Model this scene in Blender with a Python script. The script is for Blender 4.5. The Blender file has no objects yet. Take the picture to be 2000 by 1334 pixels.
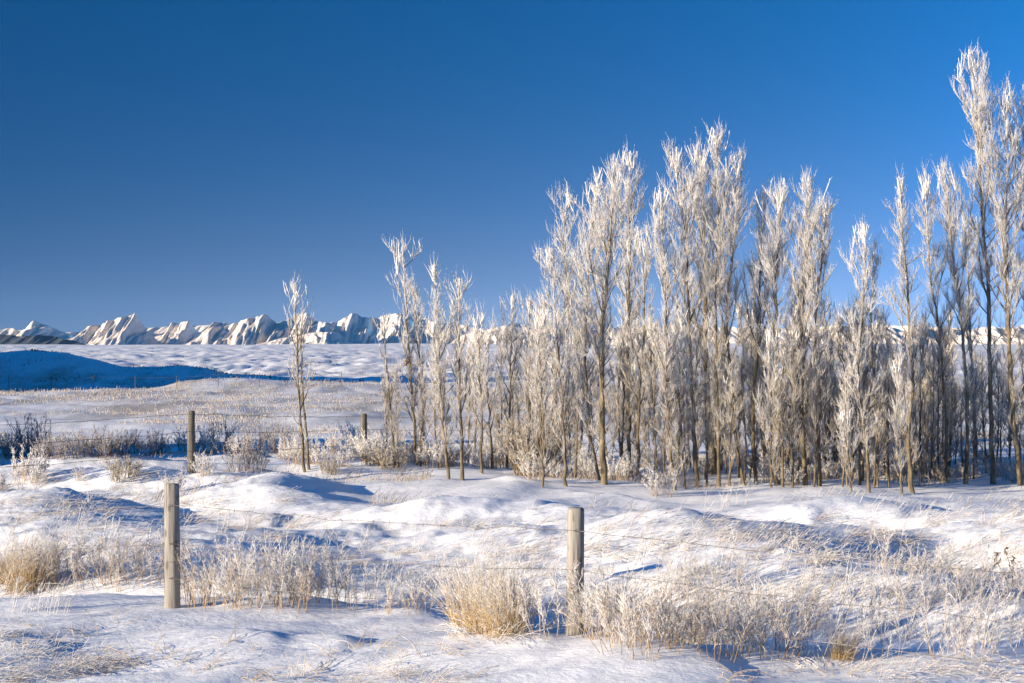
import bpy, math
import numpy as np
from mathutils import Vector

# ------------------------------------------------------------------ camera, sky, sun, exposure
scene = bpy.context.scene
C = scene.collection
FPX, CX, HY, CAMZ = 3172.0, 1000.0, 680.0, 2.4      # photograph: focal length in px, centre column, eye-level row, eye height
cam_d = bpy.data.cameras.new('camera')
cam = bpy.data.objects.new('camera', cam_d)
C.objects.link(cam)
cam.location = (0, 0, CAMZ)
cam.rotation_euler = (math.radians(90), 0, 0)
cam_d.sensor_width = 36.0
cam_d.lens = 36.0 * FPX / 2000.0
cam_d.shift_y = (HY - 667.0) / 2000.0
cam_d.clip_start = 0.1
cam_d.clip_end = 60000.0
scene.camera = cam

SUN_ELEV = math.radians(11.5)
SUN_BACK = math.radians(30.0)                       # how far behind the camera's left the sun stands
S = Vector((-math.cos(SUN_ELEV) * math.cos(SUN_BACK), -math.cos(SUN_ELEV) * math.sin(SUN_BACK), math.sin(SUN_ELEV)))
SKY_STRENGTH = 0.112
SUN_STRENGTH = 4.2
EXPOSURE = 1.24
HAZE = 1.0e-5

world = bpy.data.worlds.new('World')
scene.world = world
world.use_nodes = True
wn, wl = world.node_tree.nodes, world.node_tree.links
wn.clear()

def w_math(op, a, b=0.0, clamp=False):
    m = wn.new('ShaderNodeMath'); m.operation = op; m.use_clamp = clamp
    for sock, v in ((m.inputs[0], a), (m.inputs[1], b)):
        if isinstance(v, (int, float)): sock.default_value = v
        else: wl.new(v, sock)
    return m.outputs[0]

def w_vec(op, a, b, scale=None):
    m = wn.new('ShaderNodeVectorMath'); m.operation = op
    for sock, v in ((m.inputs[0], a), (m.inputs[1], b)):
        if v is None: continue
        if isinstance(v, (tuple, Vector)): sock.default_value = v
        else: wl.new(v, sock)
    if scale is not None:
        if isinstance(scale, float): m.inputs['Scale'].default_value = scale
        else: wl.new(scale, m.inputs['Scale'])
    return m.outputs['Value'] if op == 'DOT_PRODUCT' else m.outputs[0]

w_out = wn.new('ShaderNodeOutputWorld')
w_bg = wn.new('ShaderNodeBackground')
w_sky = wn.new('ShaderNodeTexSky')
w_sky.sky_type = 'NISHITA'
w_sky.sun_disc = False
w_sky.sun_elevation = SUN_ELEV
w_sky.sun_rotation = math.atan2(S.x, S.y)
w_sky.altitude = 1100.0
w_sky.air_density = 1.0
w_sky.dust_density = 0.0
w_sky.ozone_density = 4.0
w_dir = wn.new('ShaderNodeTexCoord').outputs['Generated']
w_map = wn.new('ShaderNodeMapping')
w_map.inputs['Location'].default_value = (0, 0, 0.35); w_map.inputs['Scale'].default_value = (1, 1, 0.8)
wl.new(w_dir, w_map.inputs['Vector']); wl.new(w_map.outputs[0], w_sky.inputs[0])
w_sepz = wn.new('ShaderNodeSeparateXYZ'); wl.new(w_dir, w_sepz.inputs[0])
# clear cold air through a polariser: darkest at a right angle to the sun, sun and antisun sides brightened as added shade fill, thin pale haze low down
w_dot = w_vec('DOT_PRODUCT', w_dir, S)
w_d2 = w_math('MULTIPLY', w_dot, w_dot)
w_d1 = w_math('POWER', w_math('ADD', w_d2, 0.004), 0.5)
w_pol_fill = w_math('ADD', 1.0, w_math('ADD', w_math('MULTIPLY', 1.1, w_d1), w_math('MULTIPLY', 8.0, w_math('POWER', w_d2, 3.0))))
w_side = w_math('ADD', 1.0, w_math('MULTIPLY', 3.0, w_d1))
w_blue = w_vec('SCALE', w_vec('MULTIPLY', w_sky.outputs[0], (0.02, 0.68, 1.0)), None, w_math('MULTIPLY', w_pol_fill, 0.375))
w_low = w_math('EXPONENT', w_math('MULTIPLY', w_math('MAXIMUM', w_sepz.outputs[2], 0.0), -19.0))
w_haze = w_math('MULTIPLY', w_math('MULTIPLY', w_math('MULTIPLY', w_side, w_side), 0.215), w_low)
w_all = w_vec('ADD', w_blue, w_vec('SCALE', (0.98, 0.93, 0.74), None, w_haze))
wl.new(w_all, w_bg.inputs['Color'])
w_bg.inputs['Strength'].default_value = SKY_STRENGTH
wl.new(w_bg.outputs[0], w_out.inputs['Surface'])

sun_d = bpy.data.lights.new('sun', 'SUN')
sun_d.energy = SUN_STRENGTH
sun_d.angle = math.radians(0.5)
sun_d.color = (1.0, 0.83, 0.58)
sun = bpy.data.objects.new('sun', sun_d)
C.objects.link(sun)
sun.rotation_euler = S.to_track_quat('Z', 'Y').to_euler()
sun.location = (-20, -5, 30)

vs = scene.view_settings
vs.view_transform = 'Standard'; vs.look = 'None'; vs.gamma = 1.0; vs.use_curve_mapping = False
vs.exposure = EXPOSURE
scene.cycles.max_bounces = 8
scene.cycles.diffuse_bounces = 5
scene.cycles.use_denoising = True

# ------------------------------------------------------------------ helpers
def px(v, d):
    return (v - CX) / FPX * d

def smooth(a, b, x):
    t = np.clip((x - a) / (b - a), 0, 1)
    return t * t * (3 - 2 * t)

def hash2(ix, iy, seed):
    n = (ix.astype(np.int64) * 374761393 + iy.astype(np.int64) * 668265263 + seed * 1442695041) & 0x7fffffff
    n = ((n ^ (n >> 13)) * 1274126177) & 0x7fffffff
    n = (n ^ (n >> 16)) & 0xffffff
    return n / float(0xffffff)

def vnoise(x, y, seed=0):                            # smooth value noise in -1..1
    ix, iy = np.floor(x), np.floor(y)
    fx, fy = x - ix, y - iy
    fx = fx * fx * fx * (fx * (fx * 6 - 15) + 10); fy = fy * fy * fy * (fy * (fy * 6 - 15) + 10)
    ix = ix.astype(np.int64); iy = iy.astype(np.int64)
    a = hash2(ix, iy, seed); b = hash2(ix + 1, iy, seed); c = hash2(ix, iy + 1, seed); d = hash2(ix + 1, iy + 1, seed)
    return ((a * (1 - fx) + b * fx) * (1 - fy) + (c * (1 - fx) + d * fx) * fy) * 2 - 1

def fbm(x, y, octaves=4, seed=0, gain=0.5):
    s, a = 0.0, 1.0
    for k in range(octaves):
        s = s + a * vnoise(x * 2 ** k + 17.3 * k, y * 2 ** k - 9.1 * k, seed + k)
        a *= gain
    return s

def mesh_np(name, verts, faces, material, parent=None, attrs=None, smooth_shade=True, link=True):
    """verts (N,3) and a list of (M,k) index arrays -> ONE mesh object"""
    me = bpy.data.meshes.new(name)
    verts = np.asarray(verts, np.float32)
    me.vertices.add(len(verts))
    me.vertices.foreach_set('co', verts.ravel())
    faces = [np.asarray(f, np.int32) for f in faces if len(f)]
    loops = np.concatenate([f.ravel() for f in faces])
    sizes = np.concatenate([np.full(len(f), f.shape[1], np.int32) for f in faces])
    starts = np.concatenate([[0], np.cumsum(sizes)[:-1]]).astype(np.int32)
    me.loops.add(len(loops)); me.loops.foreach_set('vertex_index', loops)
    me.polygons.add(len(sizes))
    me.polygons.foreach_set('loop_start', starts)
    me.polygons.foreach_set('loop_total', sizes)
    if smooth_shade:
        me.polygons.foreach_set('use_smooth', np.ones(len(sizes), bool))
    for k, v in (attrs or {}).items():
        at = me.attributes.new(k, 'FLOAT', 'POINT')
        at.data.foreach_set('value', np.asarray(v, np.float32))
    me.update(calc_edges=True)
    me.materials.append(material)
    o = bpy.data.objects.new(name, me)
    if link: C.objects.link(o)
    if parent is not None: o.parent = parent
    return o

def tag(o, label=None, cat=None, group=None, kind=None):
    if label: o['label'] = label
    if cat: o['category'] = cat
    if group: o['group'] = group
    if kind: o['kind'] = kind
    return o

def thing(name, label, cat, loc=(0, 0, 0), rz=0.0, group=None):
    o = bpy.data.objects.new(name, None)
    o.empty_display_size = 0.2
    C.objects.link(o)
    o.location = loc; o.rotation_euler = (0, 0, rz)
    return tag(o, label, cat, group)

def copy_thing(o, label, group, loc, rz=0.0, scale=1.0):
    c = o.copy(); C.objects.link(c)
    c.location = loc; c.rotation_euler = (0, 0, rz)
    c.scale = (scale, scale, scale) if np.isscalar(scale) else scale
    c['label'] = label; c['group'] = group
    for ch in o.children:
        d = ch.copy(); C.objects.link(d); d.parent = c
    return c

# ------------------------------------------------------------------ materials
def new_mat(name):
    m = bpy.data.materials.new(name); m.use_nodes = True
    nt = m.node_tree
    b = nt.nodes['Principled BSDF']
    return m, nt, b

def ramp(nt, fac, stops):
    r = nt.nodes.new('ShaderNodeValToRGB')
    el = r.color_ramp.elements
    while len(el) < len(stops): el.new(0.5)
    for e, (p, c) in zip(el, stops):
        e.position = p; e.color = (*c, 1)
    nt.links.new(fac, r.inputs[0])
    return r.outputs[0]

def noise(nt, vec, scale, detail=4.0, rough=0.5):
    n = nt.nodes.new('ShaderNodeTexNoise')
    n.inputs['Scale'].default_value = scale; n.inputs['Detail'].default_value = detail; n.inputs['Roughness'].default_value = rough
    if vec is not None: nt.links.new(vec, n.inputs['Vector'])
    return n.outputs['Fac']

def mapping(nt, vec, scale):
    m = nt.nodes.new('ShaderNodeMapping'); m.inputs['Scale'].default_value = scale
    nt.links.new(vec, m.inputs['Vector'])
    return m.outputs[0]

def mix(nt, fac, a, b):
    m = nt.nodes.new('ShaderNodeMix'); m.data_type = 'RGBA'
    for sock, v in ((m.inputs[0], fac), (m.inputs[6], a), (m.inputs[7], b)):
        if isinstance(v, (int, float)): sock.default_value = v
        elif isinstance(v, tuple): sock.default_value = (*v, 1)
        else: nt.links.new(v, sock)
    return m.outputs[2]

def math_n(nt, op, a, b=0.0, clamp=False):
    m = nt.nodes.new('ShaderNodeMath'); m.operation = op; m.use_clamp = clamp
    for sock, v in ((m.inputs[0], a), (m.inputs[1], b)):
        if isinstance(v, (int, float)): sock.default_value = v
        else: nt.links.new(v, sock)
    return m.outputs[0]

def bump(nt, b, height, strength, dist):
    n = nt.nodes.new('ShaderNodeBump'); n.inputs['Strength'].default_value = strength; n.inputs['Distance'].default_value = dist
    nt.links.new(height, n.inputs['Height']); nt.links.new(n.outputs[0], b.inputs['Normal'])

def obj_coord(nt):
    return nt.nodes.new('ShaderNodeTexCoord').outputs['Object']

def attr(nt, name):
    a = nt.nodes.new('ShaderNodeAttribute'); a.attribute_name = name
    return a.outputs['Fac']

def obj_random(nt):
    return nt.nodes.new('ShaderNodeObjectInfo').outputs['Random']

# snow with old grass showing through it where 'stubble' says so
m_snow, nt, b = new_mat('snow')
oc = obj_coord(nt)
n1 = noise(nt, mapping(nt, oc, (1.2, 1.2, 1.2)), 2.0, 6.0, 0.6)
snow_c = mix(nt, n1, (0.82, 0.835, 0.86), (0.89, 0.89, 0.90))
n2 = noise(nt, mapping(nt, oc, (0.5, 1.5, 1.0)), 3.0, 8.0, 0.75)
n3 = noise(nt, mapping(nt, oc, (0.30, 0.05, 1.0)), 1.0, 9.0, 0.75)
st = attr(nt, 'stubble')
far = attr(nt, 'farness')
nn = math_n(nt, 'ADD', math_n(nt, 'MULTIPLY', n2, math_n(nt, 'SUBTRACT', 1.0, far)), math_n(nt, 'MULTIPLY', n3, far))
mask = math_n(nt, 'MULTIPLY', math_n(nt, 'SUBTRACT', math_n(nt, 'ADD', nn, math_n(nt, 'MULTIPLY', st, 0.35)), 0.62), 6.0, True)
mask = math_n(nt, 'MULTIPLY', mask, math_n(nt, 'MINIMUM', math_n(nt, 'MULTIPLY', st, 2.0), 0.85))
nt.links.new(mix(nt, mask, snow_c, (0.46, 0.40, 0.33)), b.inputs['Base Color'])
b.inputs['Roughness'].default_value = 0.7
b.inputs['Specular IOR Level'].default_value = 0.25
bump(nt, b, noise(nt, mapping(nt, oc, (1, 1.6, 1)), 9.0, 7.0, 0.65), 0.5, 0.03)

m_mtn_suntint, nt, b = new_mat('mountain_snow_suntint')
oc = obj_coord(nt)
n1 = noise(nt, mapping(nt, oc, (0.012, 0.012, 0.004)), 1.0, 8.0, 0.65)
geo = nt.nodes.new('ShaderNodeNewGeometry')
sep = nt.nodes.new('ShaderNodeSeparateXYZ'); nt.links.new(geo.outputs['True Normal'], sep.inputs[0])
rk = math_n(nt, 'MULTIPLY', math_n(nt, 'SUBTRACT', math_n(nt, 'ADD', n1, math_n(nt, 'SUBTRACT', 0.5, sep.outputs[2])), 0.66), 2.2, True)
nt.links.new(mix(nt, rk, (0.86, 0.76, 0.65), (0.62, 0.51, 0.42)), b.inputs['Base Color'])  # reddening of the low sun put into the snow and rock colours
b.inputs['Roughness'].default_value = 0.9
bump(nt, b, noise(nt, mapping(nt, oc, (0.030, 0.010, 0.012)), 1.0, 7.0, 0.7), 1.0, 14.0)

m_forest, nt, b = new_mat('far_forest_hazeblue')
oc = obj_coord(nt)
nt.links.new(mix(nt, noise(nt, mapping(nt, oc, (0.02, 0.02, 0.02)), 1.0, 6.0, 0.7), (0.020, 0.038, 0.050), (0.07, 0.09, 0.11)), b.inputs['Base Color'])  # blue of distant haze painted into the dark conifer colour
b.inputs['Roughness'].default_value = 1.0

# ------------------------------------------------------------------ the ground's height
SU = np.array([math.cos(SUN_BACK), math.sin(SUN_BACK)])      # downwind and down-sun: left to right, a little away
BANK_PX = np.array([-3000, -600, 0, 350, 600, 800, 930, 1100, 1250, 1400, 2000, 5000], float)
BANK_D = np.array([15.5, 15.3, 14.9, 15.1, 14.9, 14.3, 13.65, 13.0, 12.65, 12.5, 12.35, 12.2])
CREST_PX = np.array([-900, -500, -200, 0, 60, 130, 190, 240, 300, 350, 400, 450, 560, 640, 740, 800], float)
CREST_PY = np.array([700, 694, 690, 687, 682, 688, 704, 718, 719, 715, 722, 733, 744, 747, 754, 760], float)

# wind drifts with a steep right side: pixel column, row, height m, left run m, right run m, half depth m
DRIFTS = [
    (600, 975, .11, 4.0, .8, 2.0), (470, 905, .24, 3.0, 1.0, 1.6), (960, 958, .20, 4.0, .7, 1.2), (1215, 984, .22, 4.5, .7, .9),
    (1262, 1312, .16, 1.4, .35, .8), (800, 920, .22, 2.5, 1.5, 1.0), (150, 925, .28, 3.0, .8, 1.0),
    (640, 1300, .10, 1.2, .3, .35), (60, 1300, .10, 1.0, .3, .4), (1000, 1310, .08, 1.5, .3, .4),
    (500, 1300, .07, .8, .25, .3), (1750, 1010, .16, 3.0, .7, .8), (1060, 1030, .14, 2.0, .6, .6), (300, 1010, .16, 1.5, .6, .9),
    (130, 1020, .16, 1.5, .5, .8), (900, 1040, .14, 1.6, .5, .5), (700, 1060, .14, 1.6, .5, .6),
    (1400, 1065, .12, 1.6, .5, .5), (1700, 1075, .14, 1.8, .5, .5), (1880, 1060, .12, 1.8, .5, .5), (520, 1035, .14, 1.4, .6, .6),
    (1290, 1080, .10, 1.2, .5, .5), (1000, 1075, .12, 1.4, .5, .5),
]

def ground_z(x, y):
    x = np.asarray(x, float); y = np.asarray(y, float)
    ys = np.maximum(y, 1.0)
    col = CX + FPX * x / np.maximum(y, 6.0)
    z = np.interp(y, [-60, 4, 10, 60, 90, 150, 300, 700, 1500, 2600, 3500, 9000], [0.3, .1, 0, 0, -0.05, 0.0, .62, 2.7, 6.1, 8.0, 4.0, -20.0])
    far = smooth(45, 140, y)
    z = z + far * (0.12 + .0006 * np.minimum(y, 1500)) * fbm(x / (14 + y * .05), y / (30 + y * .12), 4, 11)
    z = z + smooth(100, 160, y) * (1 - smooth(900, 1800, y)) * .24 * fbm(x / 4.0, y / 14.0, 4, 15, .7)
    z = z + smooth(30, 50, y) * (1 - smooth(140, 400, y)) * .10 * fbm(x / 3.0, y / 3.0, 4, 5)
    # the bank that carries the near fence, with the ditch behind it
    bank = np.interp(col, BANK_PX, BANK_D)
    z = z + .16 * (1 - smooth(-.5, .7, y - bank)) * smooth(2, 9, y) - .14 * smooth(-.1, .8, y - bank) * (1 - smooth(1.5, 4.5, y - bank))
    # rough middle field: wind-cut hummocks
    rough = smooth(.2, 1.5, y - bank) * (1 - smooth(21.0, 24.5, y + .8 * vnoise(x / 3, y / 3, 3)))
    u = x * SU[0] + y * SU[1]; v = -x * SU[1] + y * SU[0]
    h1 = fbm(u / 1.5 + .35 * fbm(u, v, 2, 31), v / .75, 4, 21, .55)
    h2 = 1 - np.abs(fbm(u / 2.6, v / 1.0, 3, 27))
    h3 = fbm(u / .55, v / .22, 3, 37, .55)
    ph = u / 6.5 + .28 * vnoise(u / 5.0, v / 2.5, 91) + .35 * vnoise(u / 9.0, v / 6.0, 93); tt = ph - np.floor(ph)
    swell = np.where(tt < .48, smooth(0, .48, tt), 1 - smooth(.48, 1.0, tt) * .5 - (tt - .48) / 1.04)
    crust = fbm(u / .42 + .5 * fbm(u / .8, v / .5, 2, 95), v / .20, 3, 97, .6)
    z = z + rough * (.36 * swell + .016 * crust + .030 * h1 + .040 * (h2 - .6) + .022 * h3 + .04 * vnoise(u / 3.2 + .3 * v / 3.2, v / 1.5, 71))
    left = smooth(700, 500, col) * smooth(20, 23, y) * (1 - smooth(30, 33, y))
    z = z + left * (1 - rough) * (.30 * swell + .016 * crust + .030 * h1 + .04 * (h2 - .6) + .02 * h3 + .03 * vnoise(u / 3.4, v / 1.7, 73))
    # smooth wind slab in the open
    slab = smooth(21, 25, y) * (1 - smooth(33, 40, y))
    z = z + slab * .12 * fbm(u / 4.5, v / 2.6, 3, 41) + .030 * fbm(u / 1.1, v / .45, 3, 51) * (1 - smooth(30, 60, y))
    near = 1 - smooth(-1.2, .2, y - bank)
    z = z + near * (.032 * fbm(u / 2.2, v / .55, 4, 61, .5) + .006 * fbm(u / .5, v / .11, 2, 66)) * smooth(3, 9, y)
    for (dx, dy, h, l1, l2, dv) in DRIFTS:
        D = CAMZ * FPX / (dy - HY); X = px(dx, D)
        du = (x - X) * SU[0] + (y - D) * SU[1]; dw = -(x - X) * SU[1] + (y - D) * SU[0]
        du = du + .35 * l2 * (dw / dv) ** 2 + .45 * vnoise(x / .9 + dx, y / .7, 8) * l2
        l1 = l1 * 1.7
        prof = np.where(du < 0, smooth(-l1, 0, du), 1 - smooth(0, l2, du))
        z = z + .75 * h * prof * np.exp(-(dw / (1.25 * dv)) ** 2)
    # the hill on the left, and two unseen rises added further left for shade
    cD = np.interp(col, [-900, 0, 800], [118, 112, 101])
    cz = CAMZ - (np.interp(col, CREST_PX, CREST_PY, left=704, right=900) - HY) / FPX * cD
    cz = np.maximum(cz, -1.0)
    s = y - cD
    prof = np.where(s < 0, smooth(-13, 0, s), 1 - smooth(0, 42, s))
    rg = 1 + .05 * fbm(x / 3.0, y / 3.0, 3, 77)
    hill = np.where((col < 830) & (y > 60), np.maximum(cz, 0) * prof * rg, 0)
    z = z + hill
    z = z + SHADE_BERM[2] * np.exp(-((x - SHADE_BERM[0]) / SHADE_BERM[3]) ** 2 - ((y - SHADE_BERM[1]) / SHADE_BERM[4]) ** 2)
    z = z + SHADE_HUMP[2] * np.exp(-((x - SHADE_HUMP[0]) / SHADE_HUMP[3]) ** 2 - ((y - SHADE_HUMP[1]) / SHADE_HUMP[4]) ** 2)
    return z
SHADE_HUMP = (-51.5, 93.0, 14.0, 9.0, 13.5)      # unseen rise left of the view, added to shade the hill
SHADE_BERM = (-18.0, 33.0, 4.0, 3.4, 3.6)         # out-of-view bank, added to throw shade over the brush row

def at(pxx, pyy, dmax=400.0):
    """the ground point seen at a photograph pixel"""
    d = np.geomspace(7.0, dmax, 3000)
    zr = CAMZ - (pyy - HY) / FPX * d
    g = ground_z(px(pxx, d), d)
    k = np.argmax(zr <= g)
    if zr[k] > g[k]: k = len(d) - 1
    return Vector((px(pxx, d[k]), d[k], float(g[k])))

def on_ground(x, y):
    return Vector((x, y, float(ground_z(np.array([x]), np.array([y]))[0])))

# ------------------------------------------------------------------ snow field: one sheet to the horizon
rows = np.concatenate([np.linspace(-40, 6, 24)[:-1], 6 * np.exp(np.arange(0, math.log(45 / 6), .0046)), 45 * np.exp(np.arange(0, math.log(9000 / 45), .016))])
cols = np.concatenate([-np.geomspace(.36, 5, 70)[::-1], np.linspace(-.36, .36, 350)[1:-1], np.geomspace(.36, 5, 40)])
Yg, Tg = np.meshgrid(rows, cols, indexing='ij')
Xg = Tg * np.maximum(Yg, 10.0)
Zg = ground_z(Xg, Yg)
nr, nc = Yg.shape
idx = np.arange(nr * nc).reshape(nr, nc)
quads = np.stack([idx[:-1, :-1], idx[:-1, 1:], idx[1:, 1:], idx[1:, :-1]], -1).reshape(-1, 4)
colg = CX + FPX * Xg / np.maximum(Yg, 6)
farness = smooth(38, 60, Yg)
stub = smooth(44, 60, Yg) * (1 - smooth(96, 112, Yg)) * .6 + smooth(100, 130, Yg) * (.32 - .12 * smooth(200, 700, Yg)) + .10 * smooth(98, 102, Yg) * (1 - smooth(112, 125, Yg)) * (colg < 780)
bankg = np.interp(colg, BANK_PX, BANK_D)
stub = stub + .30 * smooth(.8, 2.5, Yg - bankg) * (1 - smooth(20, 24, Yg)) + .22 * smooth(600, 400, colg) * smooth(22, 24, Yg) * (1 - smooth(36, 44, Yg))
stub = stub + .35 * smooth(36, 42, Yg) * (1 - smooth(44, 60, Yg))
g = mesh_np('snow_ground', np.stack([Xg, Yg, Zg], -1).reshape(-1, 3), [quads], m_snow, attrs={'stubble': stub.ravel(), 'farness': farness.ravel()})
tag(g, kind='structure', label='snow covered prairie with drifts and grass showing through')

# ------------------------------------------------------------------ mountains on the horizon
def massif(name, prof, D, depth, seed, mat, rib=1.0, res=150, vres=52, left_lean=0.0):
    P = np.array(prof, float)
    W = (P[-1, 0] - P[0, 0])
    n = max(40, int(res * W / 300.0))
    c = np.linspace(P[0, 0], P[-1, 0], n)
    hpx = HY - np.interp(c, P[:, 0], P[:, 1])
    hz = np.maximum(hpx / FPX * D, 0) + 0.0
    hz = hz * (1 + .025 * fbm(c / 6.0, c * 0 + seed, 3, seed)) 
    v = np.linspace(-1, 1, vres)
    Vv, Cc = np.meshgrid(v, c, indexing='ij')
    H = np.broadcast_to(hz, Vv.shape)
    wobble = depth * .22 * fbm(Cc / 34.0, Cc * 0 + seed, 4, seed + 3)
    Y = D + depth * Vv + wobble * (1 - np.abs(Vv))
    X = px(Cc, D) + left_lean * (1 - np.abs(Vv))
    prof_v = 1 - np.abs(Vv) ** 0.85
    ribs = fbm(Cc / 16.0 + 1.2 * Vv + .6 * fbm(Cc / 30, Vv * 2, 2, seed), Vv * 1.1, 3, seed + 9, .45)
    ribs2 = 1 - 2 * np.abs(fbm(Cc / 40.0 - 1.2 * Vv, Vv * .8 + 3, 2, seed + 19))
    env = np.abs(Vv) * (1 - np.abs(Vv)) * 4
    Z = H * prof_v + rib * env * D / FPX * (5 * ribs + 4 * ribs2 + 3.0 * fbm(Cc / 4.5 + .7 * Vv, Vv * 2.2, 3, seed + 31)) * np.clip(H / (40 * D / FPX), .25, 1.2)
    Z = np.minimum(Z, H * 1.0) - 6 * (np.abs(Vv) > .97)
    idx = np.arange(vres * n).reshape(vres, n)
    q = np.stack([idx[:-1, :-1], idx[:-1, 1:], idx[1:, 1:], idx[1:, :-1]], -1).reshape(-1, 4)
    o = mesh_np(name, np.stack([X, Y, Z], -1).reshape(-1, 3), [q], mat)
    return tag(o, kind='structure')

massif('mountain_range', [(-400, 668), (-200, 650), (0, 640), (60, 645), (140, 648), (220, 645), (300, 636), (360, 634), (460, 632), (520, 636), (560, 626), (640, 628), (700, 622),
       (780, 609), (860, 628), (960, 642), (1100, 640), (1300, 634), (1500, 640), (1700, 632), (1900, 640), (2100, 636), (2400, 668)], 11500, 900, 5, m_mtn_suntint, .6)
massif('mountain', [(-40, 668), (0, 648), (15, 641), (30, 638), (45, 646), (58, 640), (75, 622), (84, 630), (96, 633), (110, 642), (150, 660), (165, 672)], 9200, 520, 21, m_mtn_suntint)
massif('mountain', [(140, 668), (156, 650), (172, 641), (190, 632), (215, 629), (225, 624), (245, 618), (268, 609), (273, 628), (282, 642), (300, 658), (320, 672)], 8600, 560, 33, m_mtn_suntint)
massif('mountain', [(285, 668), (305, 656), (322, 650), (336, 628), (345, 627), (350, 636), (357, 628), (375, 624), (380, 642), (400, 656), (425, 672)], 9300, 480, 45, m_mtn_suntint)
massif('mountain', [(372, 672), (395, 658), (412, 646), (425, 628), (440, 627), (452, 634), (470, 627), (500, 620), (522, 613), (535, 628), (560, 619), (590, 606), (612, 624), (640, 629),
       (655, 645), (680, 660), (700, 672)], 8800, 700, 51, m_mtn_suntint, 1.1)
massif('mountain', [(500, 672), (540, 662), (570, 655), (610, 648), (660, 646), (668, 655), (690, 672)], 7800, 330, 63, m_mtn_suntint)
massif('mountain', [(640, 668), (654, 630), (690, 608), (704, 615), (722, 618), (726, 640), (740, 660), (752, 672)], 9000, 520, 71, m_mtn_suntint)
massif('mountain', [(735, 668), (756, 640), (775, 612), (800, 618), (815, 634), (840, 655), (880, 672)], 9600, 480, 83, m_mtn_suntint)
massif('mountain', [(880, 668), (905, 652), (930, 645), (960, 641), (985, 632), (1010, 628), (1040, 640), (1062, 639), (1080, 655), (1110, 672)], 8700, 520, 95, m_mtn_suntint)
massif('mountain', [(1190, 672), (1230, 645), (1262, 634), (1284, 623), (1300, 640), (1360, 672)], 9400, 500, 107, m_mtn_suntint)
massif('mountain', [(1660, 672), (1700, 642), (1722, 637), (1738, 626), (1752, 636), (1790, 652), (1830, 672)], 9000, 520, 119, m_mtn_suntint)
massif('mountain', [(1850, 672), (1900, 642), (1930, 634), (1970, 640), (2010, 625), (2080, 645), (2150, 672)], 9300, 520, 131, m_mtn_suntint)
massif('foothills', [(-500, 668), (-200, 655), (-60, 652), (0, 651), (40, 655), (80, 652), (110, 657), (140, 663), (175, 672)], 7300, 300, 141, m_forest, .4)

# ------------------------------------------------------------------ plant materials
def plant_mat(name, bare, bare2, frost, lo=0.15, hi=0.85, vary=0.35, nscale=14.0):
    m, nt, b = new_mat(name)
    oc = obj_coord(nt)
    f = attr(nt, 'frost')
    n = noise(nt, oc, nscale, 3.0, 0.6)
    ff = math_n(nt, 'ADD', f, math_n(nt, 'MULTIPLY', math_n(nt, 'SUBTRACT', n, 0.5), vary * 2))
    mr = nt.nodes.new('ShaderNodeMapRange'); mr.inputs['From Min'].default_value = lo; mr.inputs['From Max'].default_value = hi
    nt.links.new(ff, mr.inputs['Value'])
    base = mix(nt, noise(nt, oc, 4.0, 2.0), bare, bare2)
    base = mix(nt, math_n(nt, 'MULTIPLY', obj_random(nt), 0.35), base, tuple(c * .55 for c in bare2))
    nt.links.new(mix(nt, mr.outputs[0], base, frost), b.inputs['Base Color'])
    b.inputs['Roughness'].default_value = 0.75
    b.inputs['Specular IOR Level'].default_value = 0.2
    return m

m_twig = plant_mat('frosted_twig', (0.15, 0.10, 0.06), (0.24, 0.17, 0.10), (0.78, 0.745, 0.69))
m_limb = plant_mat('frosted_limb', (0.13, 0.10, 0.06), (0.20, 0.15, 0.09), (0.66, 0.63, 0.59))
m_weed = plant_mat('frosted_weed', (0.30, 0.19, 0.09), (0.42, 0.29, 0.15), (0.72, 0.70, 0.68))
m_gold = plant_mat('golden_grass', (0.52, 0.37, 0.19), (0.60, 0.45, 0.25), (0.72, 0.68, 0.63))
m_tan = plant_mat('field_grass', (0.38, 0.29, 0.20), (0.46, 0.37, 0.27), (0.60, 0.55, 0.51))
m_brush = plant_mat('dark_brush', (0.09, 0.06, 0.05), (0.16, 0.11, 0.08), (0.52, 0.50, 0.50))
m_willow = plant_mat('olive_willow', (0.16, 0.11, 0.05), (0.26, 0.19, 0.09), (0.58, 0.54, 0.49))

m_bark, nt, b = new_mat('poplar_bark')
oc = obj_coord(nt)
n_big = noise(nt, mapping(nt, oc, (5, 5, 1.6)), 1.6, 5.0, 0.65)
n_fine = noise(nt, mapping(nt, oc, (14, 14, 30)), 2.0, 4.0, 0.6)
cc = ramp(nt, n_big, [(0.40, (0.05, 0.038, 0.026)), (0.50, (0.17, 0.13, 0.075)), (0.66, (0.32, 0.26, 0.16))])
cc = mix(nt, math_n(nt, 'MULTIPLY', n_fine, 0.45), cc, (0.10, 0.08, 0.05))
cc = mix(nt, math_n(nt, 'MULTIPLY', obj_random(nt), 0.5), cc, (0.12, 0.09, 0.055))
mr = nt.nodes.new('ShaderNodeMapRange'); mr.inputs['From Min'].default_value = .45; mr.inputs['From Max'].default_value = 1.0
nt.links.new(math_n(nt, 'ADD', attr(nt, 'frost'), math_n(nt, 'MULTIPLY', math_n(nt, 'SUBTRACT', noise(nt, oc, 22.0, 4.0, .7), .5), .9)), mr.inputs['Value'])
nt.links.new(mix(nt, mr.outputs[0], cc, (0.64, 0.61, 0.57)), b.inputs['Base Color'])
b.inputs['Roughness'].default_value = 0.9
bump(nt, b, n_fine, 0.6, 0.01)

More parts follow.
